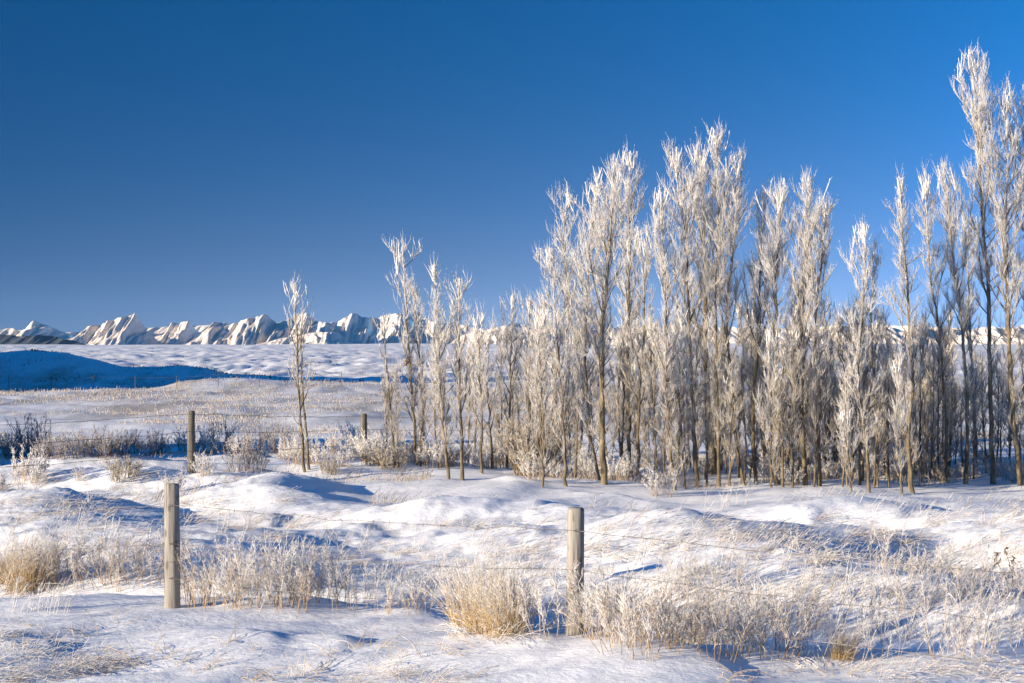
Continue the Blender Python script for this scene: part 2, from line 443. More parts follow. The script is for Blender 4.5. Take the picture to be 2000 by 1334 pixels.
# ------------------------------------------------------------------ tubes, branches and twigs
def tube(pts, rad, sides=8, fr=None):
    """one bent tapered tube -> verts, quads, frost"""
    pts = np.asarray(pts, float); n = len(pts)
    t = np.gradient(pts, axis=0); t /= np.linalg.norm(t, axis=1)[:, None] + 1e-9
    ref = np.where(np.abs(t[:, 2:3]) > .9, np.array([[1.0, 0, 0]]), np.array([[0, 0, 1.0]]))
    a = np.cross(t, ref); a /= np.linalg.norm(a, axis=1)[:, None] + 1e-9
    bb = np.cross(t, a)
    an = np.arange(sides) / sides * 2 * np.pi
    ring = a[:, None, :] * np.cos(an)[None, :, None] + bb[:, None, :] * np.sin(an)[None, :, None]
    v = pts[:, None, :] + ring * np.asarray(rad)[:, None, None]
    idx = np.arange(n * sides).reshape(n, sides)
    q = np.stack([idx[:-1], np.roll(idx, -1, 1)[:-1], np.roll(idx, -1, 1)[1:], idx[1:]], -1).reshape(-1, 4)
    f = np.zeros(n * sides) if fr is None else np.repeat(fr, sides)
    return v.reshape(-1, 3), q, f

def prisms(p0, p1, r0, r1, f0, f1):
    """many straight three-sided pieces -> verts, quads, frost; r1 None makes points"""
    p0 = np.asarray(p0); p1 = np.asarray(p1); n = len(p0)
    t = p1 - p0; t /= np.linalg.norm(t, axis=1)[:, None] + 1e-9
    ref = np.where(np.abs(t[:, 2:3]) > .8, np.array([[1.0, 0.3, 0]]), np.array([[0, 0.2, 1.0]]))
    a = np.cross(t, ref); a /= np.linalg.norm(a, axis=1)[:, None] + 1e-9
    bb = np.cross(t, a)
    an = np.array([0, 2.0944, 4.18879])
    ring = a[:, None, :] * np.cos(an)[None, :, None] + bb[:, None, :] * np.sin(an)[None, :, None]
    lo = p0[:, None, :] + ring * np.broadcast_to(r0, n)[:, None, None]
    if r1 is None:
        v = np.concatenate([lo, p1[:, None, :]], 1)
        i = np.arange(n)[:, None] * 4
        q = np.concatenate([i + np.array([[0, 1, 3]]), i + np.array([[1, 2, 3]]), i + np.array([[2, 0, 3]])])
        f = np.stack([np.broadcast_to(f0, n)] * 3 + [np.broadcast_to(f1, n)], 1)
    else:
        hi = p1[:, None, :] + ring * np.broadcast_to(r1, n)[:, None, None]
        v = np.concatenate([lo, hi], 1)
        i = np.arange(n)[:, None] * 6
        q = np.concatenate([i + np.array([[0, 1, 4, 3]]), i + np.array([[1, 2, 5, 4]]), i + np.array([[2, 0, 3, 5]])])
        f = np.stack([np.broadcast_to(f0, n)] * 3 + [np.broadcast_to(f1, n)] * 3, 1)
    return v.reshape(-1, 3), q, f.ravel()

class Batch:
    def __init__(s): s.v, s.t, s.q, s.f, s.n = [], [], [], [], 0
    def add(s, vqf):
        v, q, f = vqf
        (s.t if q.shape[1] == 3 else s.q).append(q + s.n)
        s.v.append(v); s.f.append(f); s.n += len(v)
    def build(s, name, mat, parent=None):
        faces = ([np.concatenate(s.t)] if s.t else []) + ([np.concatenate(s.q)] if s.q else [])
        return mesh_np(name, np.concatenate(s.v), faces, mat, parent, {'frost': np.concatenate(s.f)})

def unit(v):
    return v / (np.linalg.norm(v, axis=-1, keepdims=True) + 1e-9)

def spline(P, n):
    P = np.asarray(P, float)
    t = np.linspace(0, 1, len(P)); s = np.linspace(0, 1, n)
    out = np.stack([np.interp(s, t, P[:, k]) for k in range(3)], 1)
    for _ in range(max(1, n // (2 * len(P)))):
        out[1:-1] = (out[:-2] + 2 * out[1:-1] + out[2:]) / 4
    return out

def grow_branch(rng, p, d, length, up, n=6, wob=.10):
    pts = [p]; d = unit(d)
    for k in range(n):
        d = unit(d + np.array([0, 0, up / n]) + rng.normal(0, wob, 3))
        p = p + d * length / n
        pts.append(p)
    return np.array(pts)

def sample(rng, lines, count, lo=.1):
    """points and directions spread along many polylines, in proportion to length"""
    A = np.concatenate([l[:-1] for l in lines]); B = np.concatenate([l[1:] for l in lines])
    ln = np.linalg.norm(B - A, axis=1)
    k = rng.choice(len(A), count, p=ln / ln.sum())
    t = rng.random(count)[:, None]
    return A[k] + (B[k] - A[k]) * t, unit(B[k] - A[k])

def twigs(rng, bt, lines, count, ln, rad, frost, up=.45, spread=.8, spikes=2, spike_len=.05, hfrost=None, spike_rad=.8):
    p, d = sample(rng, lines, count)
    r = rng.normal(0, 1, (count, 3))
    r = unit(r - d * (r * d).sum(1)[:, None])
    dd = unit(d * .7 + r * spread + np.array([0, 0, up]))
    L = ln * rng.uniform(.35, 1.25, count)[:, None]
    mid = p + dd * L * .5
    d2 = unit(dd + np.array([0, 0, up * .7]) + rng.normal(0, .18, (count, 3)))
    end = mid + d2 * L * .5
    hf = frost if hfrost is None else frost * hfrost(p[:, 2])
    f0 = np.clip(hf * .55 + rng.normal(0, .12, count), 0, 1); f1 = np.clip(hf + rng.normal(0, .08, count), 0, 1)
    bt.add(prisms(p, mid, rad * .8, rad, f0, f1))
    bt.add(prisms(mid, end, rad, None, f1, f1))
    if spikes:
        m = count * spikes
        k = rng.integers(0, count, m); t = rng.random(m)[:, None]
        q = np.where(t < .5, p[k] + (mid[k] - p[k]) * t * 2, mid[k] + (end[k] - mid[k]) * (t * 2 - 1))
        sd = unit(d2[k] * .6 + rng.normal(0, .7, (m, 3)) + np.array([0, 0, .25]))
        bt.add(prisms(q, q + sd * (spike_len * rng.uniform(.5, 1.3, m))[:, None], rad * spike_rad, None, np.clip(f1[k], 0, 1), np.clip(f1[k] + .1, 0, 1)))
    return np.stack([p, mid, end], 1)

def make_tree(name, label, cat, group, base, trunk_px, r0, R, c0, nb, ntw, seed, top_shoot=.48, frost=.9, bark_frost=.25, twig=.26, twr=.0085, link_loc=True, low=.72):
    """trunk_px: the trunk's line as local 3-D points from the base up"""
    rng = np.random.default_rng(seed)
    frost = min(.95, frost * rng.uniform(.80, 1.04))
    P = np.asarray(trunk_px, float)
    H = P[-1, 2]
    n = max(14, int(H / .22))
    T = spline(P, n)
    s = np.linspace(0, 1, n)
    T[1:-1] += rng.normal(0, .010, (n - 2, 3)) * np.array([1, 1, .3])
    rad = r0 * .58 * (1 - s) ** .75 + .006
    rad[0] *= 1.25; rad[1] *= 1.05
    rad = rad * (1 + rng.normal(0, .05, n))
    t = thing(name, label, cat, base, 0.0, group)
    bt = Batch()
    bt.add(tube(T, rad, 8, np.clip(bark_frost + (1 - bark_frost) * smooth(.6, 1.0, s), 0, 1)))
    bt.build('trunk', m_bark, t)
    lines = [T[int(n * max(c0, .45)):]]
    lb = Batch()
    for k in range(nb):
        u = (k + rng.random()) / nb
        sk = .10 + .85 * u ** .85
        i = min(int(sk * (n - 1)), n - 2)
        p = T[i] + (T[i + 1] - T[i]) * (sk * (n - 1) - i)
        az = k * 2.39996 + rng.normal(0, .5)
        main = sk > c0 and rng.random() < .46
        tilt = math.radians(rng.uniform(16, 38) if main else rng.uniform(30, 62))
        if main:
            L = R * .86 / math.sin(tilt) * rng.uniform(.40, 1.0)
            L = min(L, (H * rng.uniform(.90, .985) - 1.5 * rng.uniform(.4, 1.3) * L * math.sin(tilt) * .8 - p[2]) / math.cos(tilt * .6))
        else:
            L = R * rng.uniform(.35, 1.0) * (.75 if sk < c0 else 1)
        L = max(L, .15)
        if p[2] + L * .9 > H * .985: L = max(.12, (H * .985 - p[2]) / .9)
        d = np.array([math.cos(az) * math.sin(tilt), math.sin(az) * math.sin(tilt), math.cos(tilt)])
        br = grow_branch(rng, p, d, L, .42 if main else .6, 7, .06)
        rb = min(rad[i] * .60, .020 if main else .010) * (.6 + .4 * rng.random())
        rr = np.linspace(rb, .0045, len(br))
        fr = np.clip(np.linspace(-.3, frost * .8, len(br)), 0, 1)
        lb.add(tube(br, rr, 4, fr))
        lines.append(br)
        for j in range(rng.integers(3, 6) if main else rng.integers(1, 4)):
            w = rng.uniform(.2, .95); q = w * (len(br) - 1); i2 = min(int(q), len(br) - 2)
            pp = br[i2] + (br[i2 + 1] - br[i2]) * (q - i2)
            dd = unit(br[i2 + 1] - br[i2])
            dd = unit(dd + rng.normal(0, .50, 3) + np.array([0, 0, .1]))
            L2 = min(L * rng.uniform(.22, .5), .55)
            if pp[2] + L2 > H * .99: L2 = max(.08, H * .99 - pp[2])
            b2 = grow_branch(rng, pp, dd, L2, .5, 4, .10)
            lb.add(tube(b2, np.linspace(min(rb * .5, .008), .004, len(b2)), 3, np.linspace(.2, frost, len(b2))))
            lines.append(b2)
    tag(lb.build('limbs', m_limb, t), kind='stuff')
    tb = Batch()
    hf = lambda z: low + (1 - low) * smooth(.25 * H, .65 * H, z)
    twigs(rng, tb, lines, int(ntw * .92), twig * 1.15, twr * .36, frost, up=.8, spread=.50, spikes=2, spike_len=.05, hfrost=hf)
    # long bare leader shoots at the very top
    ends = [l[-1] for l in lines[1:] if .70 * H < l[-1][2] < .95 * H]
    ends.sort(key=lambda e: -e[2])
    for e in ends[:12]:
        b3 = grow_branch(rng, e, np.array([rng.normal(0, .28), rng.normal(0, .28), 1]), min(top_shoot * rng.uniform(.5, 1.1), (H - e[2]) * .9), .3, 4, .06)
        tb.add(tube(b3, np.linspace(.008, .0045, len(b3)), 4, np.full(len(b3), .98)))
        twigs(rng, tb, [b3], 2, .10, .004, 1.0, spikes=0)
    tag(tb.build('crown', m_twig, t), kind='stuff')
    return t

def px_tree(label, group, pts, wpx, R_px, c0, nb, ntw, seed, dz=0.0, **kw):
    """pts: (column, row) of the trunk in the photograph, foot first; the foot is set on the snow"""
    base = at(*pts[0])
    D = base.y
    if group == SLIM: ntw = int(ntw * .8)
    rng = np.random.default_rng(seed + 999)
    loc = []
    for k, (x, y) in enumerate(pts):
        loc.append(((x - pts[0][0]) / FPX * D, dz * k / max(1, len(pts) - 1) + (rng.normal(0, .08) if k else 0), (pts[0][1] - y) / FPX * D))
    loc[0] = (loc[0][0], loc[0][1], -.06)
    return make_tree('poplar_tree', label, 'tree', group, base, loc, wpx / FPX * D / 2, R_px / FPX * D, c0, nb, ntw, seed, **kw)

# ------------------------------------------------------------------ fences
m_wood, nt, b = new_mat('weathered_post_wood')
oc = obj_coord(nt)
gr = noise(nt, mapping(nt, oc, (30, 30, 1.3)), 1.5, 6.0, 0.7)
wc = ramp(nt, gr, [(0.36, (0.055, 0.048, 0.042)), (0.48, (0.27, 0.245, 0.205)), (0.68, (0.42, 0.385, 0.32))])
wc = mix(nt, math_n(nt, 'MULTIPLY', noise(nt, mapping(nt, oc, (6, 6, 2.5)), 1.2, 5.0), .6), wc, (0.22, 0.20, 0.18))
nt.links.new(wc, b.inputs['Base Color']); b.inputs['Roughness'].default_value = .85
kn = nt.nodes.new('ShaderNodeTexVoronoi'); kn.inputs['Scale'].default_value = 1.0
nt.links.new(mapping(nt, oc, (9, 9, 4.2)), kn.inputs['Vector'])
kk = nt.nodes.new('ShaderNodeMapRange'); kk.inputs['From Min'].default_value = .10; kk.inputs['From Max'].default_value = .22; kk.inputs['To Min'].default_value = .75; kk.inputs['To Max'].default_value = 0
nt.links.new(kn.outputs['Distance'], kk.inputs['Value'])
wc = mix(nt, kk.outputs[0], wc, (0.075, 0.055, 0.04))
nt.links.new(wc, b.inputs['Base Color'])
bump(nt, b, gr, .9, .010)
m_wood_dark, nt2, b2 = new_mat('dark_post_wood')
oc2 = obj_coord(nt2)
nt2.links.new(ramp(nt2, noise(nt2, mapping(nt2, oc2, (30, 30, 1.3)), 1.5, 6.0, 0.7), [(0.34, (0.04, 0.036, 0.032)), (0.52, (0.13, 0.115, 0.09)), (0.7, (0.24, 0.21, 0.16))]), b2.inputs['Base Color']); b2.inputs['Roughness'].default_value = .9
m_wire, nt, b = new_mat('rusty_wire')
mr = nt.nodes.new('ShaderNodeMapRange'); mr.inputs['From Min'].default_value = .48; mr.inputs['From Max'].default_value = .66
nt.links.new(noise(nt, obj_coord(nt), 2.2, 5.0, .7), mr.inputs['Value'])
nt.links.new(mix(nt, mr.outputs[0], (0.09, 0.07, 0.06), (0.42, 0.40, 0.38)), b.inputs['Base Color']); b.inputs['Roughness'].default_value = .7

def add_post(parent, base, height, width, seed, lean=0.0, label=None, sides=22, mat=None):
    rng = np.random.default_rng(seed)
    zs = np.array([-.35, 0, .08, .2, .35, .5, .65, .8, .92, .985, 1.0]) 
    zs = np.concatenate([[-.35], zs[1:] * height])
    rad = np.full(len(zs), width / 2) * np.linspace(1.06, .98, len(zs)); rad[-1] *= .86; rad[-2] *= .985
    an = np.arange(sides) / sides * 2 * np.pi
    rr = rad[:, None] * (1 + .035 * fbm(np.cos(an)[None, :] * 1.5 + zs[:, None] * .8 + seed, np.sin(an)[None, :] * 1.5 + np.zeros_like(zs)[:, None], 3, seed))
    crack = 1 - .10 * np.exp(-((an - 4.9 - .06 * np.sin(zs[:, None] * 5)) / .10) ** 2)
    rr = rr * crack
    v = np.stack([rr * np.cos(an) + zs[:, None] * lean, rr * np.sin(an), np.broadcast_to(zs[:, None], rr.shape)], -1).reshape(-1, 3)
    n = len(zs); idx = np.arange(n * sides).reshape(n, sides)
    q = np.stack([idx[:-1], np.roll(idx, -1, 1)[:-1], np.roll(idx, -1, 1)[1:], idx[1:]], -1).reshape(-1, 4)
    v = np.concatenate([v, [[zs[-1] * lean, 0, height * 1.004]]])
    cap = np.stack([idx[-1], np.roll(idx[-1], -1), np.full(sides, n * sides)], -1)
    o = mesh_np('post', v, [q, cap], mat or m_wood, parent)
    o.location = Vector(base) - parent.location
    if label: o['label'] = label
    return o

def add_wire(parent, pts, r, sag, seed, barb=.02, step=.16):
    rng = np.random.default_rng(seed)
    bt = Batch(); org = np.array(parent.location)
    for a, c in zip(pts[:-1], pts[1:]):
        a = np.array(a) - org; c = np.array(c) - org
        t = np.linspace(0, 1, 15)[:, None]
        line = a + (c - a) * t
        line[:, 2] -= (sag * 4 * t * (1 - t))[:, 0]
        line[1:-1] += rng.normal(0, .006, (13, 3))
        bt.add(tube(line, np.full(15, r), 5))
        k = int(np.linalg.norm(c - a) / step)
        tt = (np.arange(k) + .5) / max(k, 1)
        q = np.stack([np.interp(tt, t[:, 0], line[:, j]) for j in range(3)], 1)
        for sg in (-1, 1):
            d = unit(rng.normal(0, 1, (k, 3)) * np.array([.3, 1, 1]))
            bt.add(prisms(q - d * barb, q + d * barb, r * .55, r * .55, 0, 0))
    return bt.build('wire', m_wire, parent)

P1 = at(337, 1185); P2 = at(1122, 1238)
h1 = (1185 - 945) / FPX * P1.y; h2 = (1238 - 992) / FPX * P2.y
step = P2 - P1
P0 = P1 - step * 1.0; P3 = P2 + step * 1.18
P0 = on_ground(P0.x, P0.y); P3 = on_ground(P3.x, P3.y)
near_f = thing('wire_fence', 'near barbed wire fence of thick round weathered posts at the drift edge', 'fence', (P1.x, P1.y, P1.z))
add_post(near_f, P0, h1, .145, 3)
add_post(near_f, P1, h1, .132, 4, -.006, 'thick grey post on the left standing bare in smooth snow')
add_post(near_f, P2, h2, .128, 5, .012, 'thick grey post on the right with frosted weeds round its foot')
add_post(near_f, P3, h2, .14, 6)
def up(p, z): return (p.x, p.y - .075, p.z + z)
for k, fr in enumerate(((.83, .83), (.52, .52), (.24, .24))):
    add_wire(near_f, [up(P0, h1 * fr[0]), up(P1, h1 * fr[0]), up(P2, h2 * fr[1]), up(P3, h2 * fr[1])], .0022, .03 + .012 * k, 40 + k)

for o, p, h, fs in ((near_f.children[0], P0, h1, (.83, .52, .24)), (near_f.children[1], P1, h1, (.83, .52, .24)), (near_f.children[2], P2, h2, (.83, .52, .24))):
    for f_ in fs:
        c_ = np.array([0, -.066, h * f_])
        bt = Batch(); an_ = np.linspace(0, np.pi, 7)
        bt.add(tube(np.stack([.014 * np.cos(an_), -.016 * np.sin(an_), .004 * np.cos(an_)], 1) + c_, np.full(7, .0028), 5))
        bt.build('staple', m_wire, o)
F1 = at(373, 922); F2 = at(711, 899)
g1 = (922 - 803) / FPX * F1.y; g2 = (899 - 808) / FPX * F2.y
fst = F2 - F1
far_f = thing('wire_fence', 'far barbed wire fence with slim posts behind the dark brush', 'fence', F1)
fpos = [on_ground(*(F1 - fst * 2.2).xy), on_ground(*(F1 - fst * 1.15).xy), F1, F2] + [on_ground(*(F2 + fst * k).xy) for k in (1, 2, 3)]
fh = [g1] * 3 + [g2] * 4
for k, (p, h) in enumerate(zip(fpos, fh)):
    add_post(far_f, p, h, .125, 20 + k, (0, 0, .004, -.008, 0, 0, 0)[k], {2: 'slim post right of the dark brush, darker on its right side', 3: 'slim post left of the small poplars'}.get(k), 14, m_wood_dark)
for k, fr in enumerate((.95, .66, .34)):
    add_wire(far_f, [(p.x, p.y - .06, p.z + h * fr) for p, h in zip(fpos, fh)], .0036, .03, 60 + k, .018, .22)

hair = thing('wire_fence', 'distant wire fence of thin stakes crossing the stubble below the hill', 'fence', at(100, 762))
hb = at(100, 762)
for k in range(-8, 14):
    p = on_ground(hb.x + k * 2.4, hb.y + .25 * k)
    add_post(hair, p, .8, .035, 100 + k, 0, None, 6, m_wood_dark)
add_wire(hair, [(hb.x + k * 2.4, hb.y + .25 * k, on_ground(hb.x + k * 2.4, hb.y + .25 * k).z + .7) for k in range(-8, 14)], .003, .02, 90, .02, 2.0)

# ------------------------------------------------------------------ poplars one can tell apart
TALL = 'tall frosted poplars of the grove'
SLIM = 'slim young poplars left of the grove'
EDGE = 'slim stems along the front edge of the grove'
px_tree('lone slim frosted poplar standing apart left of the far fence post', SLIM, [(596, 922), (589, 840), (581, 740), (578, 640), (572, 548)], 8, 46, .30, 30, 260, 101, twig=.26)
px_tree('short thin companion sapling right behind the lone slim poplar', SLIM, [(604, 918), (592, 800), (588, 700), (592, 610)], 7, 32, .38, 10, 90, 2, twig=.26)
px_tree('thin dark stemmed sapling just right of the far fence post', SLIM, [(774, 908), (766, 840), (757, 740), (748, 610)], 7, 42, .22, 20, 200, 3, twig=.28)
px_tree('tallest of the slim poplars, left one of the small row', SLIM, [(814, 908), (808, 800), (798, 680), (786, 466)], 9, 52, .24, 40, 820, 4)
px_tree('slim poplar close beside the tallest of the small row', SLIM, [(830, 908), (826, 800), (818, 690), (806, 560)], 8, 42, .25, 26, 480, 5)
px_tree('slim leaning poplar with long white leader in the middle of the small row', SLIM, [(876, 936), (864, 830), (856, 700), (849, 515)], 9, 52, .26, 36, 760, 6)
px_tree('slim straight poplar with dark lower trunk right of the small row centre', SLIM, [(903, 938), (900, 820), (898, 690), (894, 540)], 10, 52, .28, 36, 760, 7)
px_tree('short twin stem poplar behind the right end of the small row', SLIM, [(942, 925), (940, 820), (938, 720), (936, 610)], 7, 46, .25, 26, 480, 8)
px_tree('short dark poplar at the right end of the small row', SLIM, [(962, 916), (956, 820), (950, 740), (958, 640)], 7, 44, .25, 24, 420, 9)
px_tree('slender poplar left of the olive willow', SLIM, [(990, 915), (996, 800), (998, 700), (1003, 575)], 7, 46, .25, 30, 560, 10)
px_tree('slender poplar rising behind the olive willow', TALL, [(1030, 912), (1034, 800), (1030, 700), (1034, 580)], 8, 52, .25, 32, 640, 11)
px_tree('small forked poplar in front of the olive willow', EDGE, [(1058, 952), (1062, 880), (1058, 760), (1046, 600)], 6, 46, .2, 28, 520, 12)
px_tree('dark bare legged poplar right of the olive willow', EDGE, [(1107, 950), (1100, 840), (1092, 700), (1074, 480)], 9, 66, .3, 44, 1200, 13)
px_tree('poplar leaning left with wide spread twigs high up', TALL, [(1126, 900), (1120, 800), (1112, 640), (1104, 520), (1106, 372)], 10, 72, .28, 54, 1800, 14)
px_tree('slanting stem of the clump with the stout dark foot', TALL, [(1171, 938), (1150, 840), (1142, 700), (1150, 520), (1166, 350)], 9, 66, .3, 52, 1700, 15)
px_tree('stout dark footed poplar clump in the grove front', TALL, [(1180, 946), (1174, 840), (1176, 640), (1192, 480), (1200, 320)], 20, 70, .32, 56, 2000, 16)
px_tree('poplar with the straight dark upper trunk and pointed top', TALL, [(1232, 925), (1226, 800), (1228, 600), (1232, 440), (1226, 290)], 13, 66, .32, 58, 2100, 17)
px_tree('poplar filling the gap left of the thick trunk', TALL, [(1246, 928), (1248, 800), (1256, 640), (1262, 440)], 9, 56, .3, 40, 1200, 18)
px_tree('light barked slim poplar curving at the grove edge', EDGE, [(1318, 958), (1308, 860), (1302, 740), (1300, 560), (1288, 360)], 10, 56, .34, 48, 1500, 19)
px_tree('second pale slim stem beside the curved edge poplar', EDGE, [(1337, 955), (1332, 880), (1326, 760), (1330, 600)], 7, 42, .35, 26, 560, 20)
px_tree('twin stemmed tan poplar left of the thick trunk', TALL, [(1361, 952), (1355, 800), (1345, 620), (1338, 460), (1312, 285)], 13, 66, .36, 62, 2400, 21)
px_tree('thickest poplar of the grove with blotched orange and black bark', TALL, [(1394, 926), (1386, 820), (1380, 690), (1374, 560), (1376, 430), (1364, 275)], 24, 92, .40, 70, 3000, 22)
px_tree('tallest middle poplar with a single high white leader', TALL, [(1404, 950), (1402, 820), (1396, 640), (1404, 440), (1401, 246)], 10, 66, .42, 60, 2300, 23)
px_tree('curved pale poplar right of the thick trunk', TALL, [(1453, 948), (1440, 860), (1426, 720), (1418, 590), (1438, 440), (1446, 300)], 10, 60, .36, 54, 1900, 24)
px_tree('dark straight poplar with low forks', TALL, [(1476, 946), (1468, 800), (1484, 640), (1486, 520), (1494, 368)], 13, 64, .38, 52, 1700, 25)
px_tree('thin slanting dark sapling on the open snow edge', EDGE, [(1509, 952), (1502, 900), (1498, 800), (1504, 640)], 5, 40, .25, 20, 360, 26)
px_tree('poplar with dark forked limbs beside the tan column', TALL, [(1520, 945), (1517, 780), (1516, 600), (1520, 470), (1532, 368)], 10, 60, .36, 50, 1700, 27)
px_tree('broad tan poplar column with dense frosted top', TALL, [(1573, 948), (1566, 780), (1568, 640), (1572, 500), (1580, 342)], 15, 70, .36, 64, 2500, 28)
px_tree('poplar on the right shoulder of the broad tan column', TALL, [(1602, 949), (1598, 800), (1590, 640), (1604, 500), (1616, 392)], 10, 60, .36, 46, 1500, 29)
px_tree('tiny leaning sapling on the open snow', EDGE, [(1662, 961), (1658, 920), (1654, 860), (1650, 800)], 5, 34, .3, 18, 380, 30, twig=.2)
px_tree('thin poplar whose narrow tip stands alone against the sky', TALL, [(1697, 962), (1690, 880), (1682, 800), (1676, 720), (1690, 560), (1690, 434)], 10, 46, .34, 42, 1100, 31)
px_tree('dark thin poplar in the gap beneath the far peak', TALL, [(1712, 946), (1708, 800), (1702, 640), (1708, 470)], 7, 42, .45, 30, 640, 32)
px_tree('pale stick straight stem on the snow near the yellow trunk', EDGE, [(1763, 967), (1759, 900), (1757, 820), (1758, 700)], 6, 40, .35, 26, 560, 33)
px_tree('yellow barked poplar with a kinked foot at the snow edge', EDGE, [(1784, 964), (1774, 860), (1780, 760), (1778, 640), (1768, 500), (1754, 345)], 12, 50, .4, 46, 1300, 34)
px_tree('slim poplar leaning left at the gap', TALL, [(1846, 942), (1846, 820), (1838, 664), (1818, 520), (1806, 335)], 9, 48, .42, 46, 1300, 35)
px_tree('dark slim poplar leaning left before the tall right pair', TALL, [(1886, 946), (1888, 780), (1876, 610), (1858, 480), (1844, 320)], 12, 54, .40, 50, 1600, 36)
px_tree('very tall poplar with the highest white leader', TALL, [(1940, 946), (1934, 780), (1930, 560), (1918, 380), (1908, 240), (1894, 96)], 15, 76, .34, 76, 3200, 37)
px_tree('thick dark trunked poplar near the picture edge', TALL, [(1994, 948), (1980, 800), (1964, 600), (1962, 420), (1970, 150)], 18, 84, .36, 70, 3000, 38)
px_tree('tall poplar cut by the right picture edge', TALL, [(2036, 936), (2026, 760), (2012, 560), (2004, 360), (1998, 165)], 16, 84, .34, 66, 2800, 39)
px_tree('leafless poplar between the leaning pair and the very tall one', TALL, [(1908, 918), (1900, 780), (1890, 600), (1882, 420)], 9, 52, .42, 40, 1200, 40)

ORD = ('first second third fourth fifth sixth seventh eighth ninth tenth eleventh twelfth thirteenth fourteenth fifteenth sixteenth seventeenth eighteenth nineteenth '
       'twentieth').split() + ['twenty-' + o for o in 'first second third fourth fifth sixth seventh eighth ninth'.split()] + ['thirtieth'] + \
      ['thirty-' + o for o in 'first second third fourth fifth sixth seventh eighth ninth'.split()] + ['fortieth'] + ['forty-' + o for o in 'first second third fourth fifth sixth seventh eighth ninth'.split()] + ['fiftieth']
def order(things):
    """say which one of a row it is, counted along the row in the picture"""
    things = sorted(things, key=lambda o: o.location.x / o.location.y)
    n = len(things)
    for i, o in enumerate(things):
        j = n - 1 - i
        if i <= j: o['label'] += ', leftmost of the patch' if i == 0 else ', ' + ORD[i] + ' from the left'
        else: o['label'] += ', rightmost of the patch' if j == 0 else ', ' + ORD[j] + ' from the right'

# ------------------------------------------------------------------ the thicket of young poplars between and behind them
protos = []
for k in range(9):
    H = (2.2, 2.5, 2.8, 3.0, 3.2, 2.6, 2.3, 2.9, 3.1)[k]
    rg = np.random.default_rng(500 + k)
    lx = rg.normal(0, .10)
    pts = [(0, 0, -.06), (lx * .5, rg.normal(0, .05), H * .35), (lx, rg.normal(0, .08), H * .7), (lx + rg.normal(0, .08), 0, H)]
    protos.append(make_tree('poplar_sapling', '', 'tree', None, (0, 0, 0), pts, .024 + .008 * rg.random(), .34, .10, 24, 620, 600 + k, frost=.72, twig=.24, twr=.0075, bark_frost=.2, top_shoot=.2, low=.7))
ZONES = [((735, 985), (906, 916), 8, 'thin frosted sapling filling the small row of slim poplars', 'saplings in the small row', .85),
         ((1000, 1270), (898, 934), 23, 'young frosted poplar in the thicket left of the thick trunk', 'saplings of the left thicket', 1.0),
         ((1270, 1470), (912, 955), 22, 'young frosted poplar in the thicket round the thick trunk', 'saplings round the thick trunk', 1.0),
         ((1470, 1690), (916, 956), 31, 'young frosted poplar in the dense brownish middle thicket', 'saplings of the middle thicket', 1.05),
         ((1690, 1860), (920, 962), 23, 'young frosted poplar in the thicket behind the yellow trunk', 'saplings behind the yellow trunk', 1.0),
         ((1850, 2040), (908, 950), 14, 'young frosted poplar under the tall right trees', 'saplings under the tall right trees', .85)]
rng = np.random.default_rng(77)
first = True
used = set()
for (x0, x1), (y0, y1), n, lab, grp, sc in ZONES:
    row = []
    for i in range(n):
        k = int(rng.integers(0, len(protos)))
        xx = x0 + (x1 - x0) * (i + rng.random()) / n
        p = at(xx, y0 + (y1 - y0) * rng.random() ** 1.3)
        s_ = sc * rng.uniform(.7, 1.12)
        rz = rng.uniform(0, 6.28)
        if k not in used:
            o = protos[k]; used.add(k)
            o.location = p; o.rotation_euler = (0, 0, rz); o.scale = (s_,) * 3; o['label'] = lab; o['group'] = grp
        else:
            o = copy_thing(protos[k], lab, grp, p, rz, (s_ * rng.uniform(.85, 1.15), s_ * rng.uniform(.85, 1.15), s_))
        row.append(o)
    order(row)

# ------------------------------------------------------------------ weeds, grass clumps and brush
def make_weed(name, cat, seed, n, h, r, mat, spray=26, bend=.25, frost=.9, low=.2, head=True, rad=.0026, wind=.12, parts=('stems', 'sprays'), fork=2, slen=.095, srad=.0017):
    rng = np.random.default_rng(seed)
    t = thing(name, '', cat)
    st, sp = Batch(), Batch()
    for i in range(n):
        az = rng.uniform(0, 2 * np.pi); q = r * math.sqrt(rng.random())
        p = np.array([q * math.cos(az), q * math.sin(az), -.04])
        d = np.array([math.cos(az) * bend * rng.random() + wind, math.sin(az) * bend * rng.random(), 1.0])
        L = h * rng.uniform(.45, 1.1)
        b0 = grow_branch(rng, p, d, L, -bend * .6, 5, .09)
        st.add(tube(b0, np.linspace(rad * 1.3, rad * .7, 6), 3, np.clip(np.linspace(low, frost, 6), 0, 1)))
        lines = [b0[2:]]
        for j in range(rng.integers(0, fork + 1)):
            k = rng.integers(2, 5)
            b1 = grow_branch(rng, b0[k], unit(b0[k] - b0[k - 1]) + rng.normal(0, .45, 3), L * rng.uniform(.18, .4), .2, 3, .12)
            st.add(tube(b1, np.linspace(rad * .9, rad * .6, 4), 3, np.full(4, frost * .85)))
            lines.append(b1)
        if spray:
            twigs(rng, sp, lines, spray, slen, srad, frost, up=.35, spread=.8, spikes=1, spike_len=slen * .28)
        if head:
            twigs(rng, sp, [b0[-2:]], 6, slen * .6, srad * 1.1, min(1, frost + .05), up=.1, spread=.7, spikes=1, spike_len=slen * .35)
    st.build(parts[0], mat, t)
    if sp.n: tag(sp.build(parts[1], mat, t), kind='stuff')
    return t

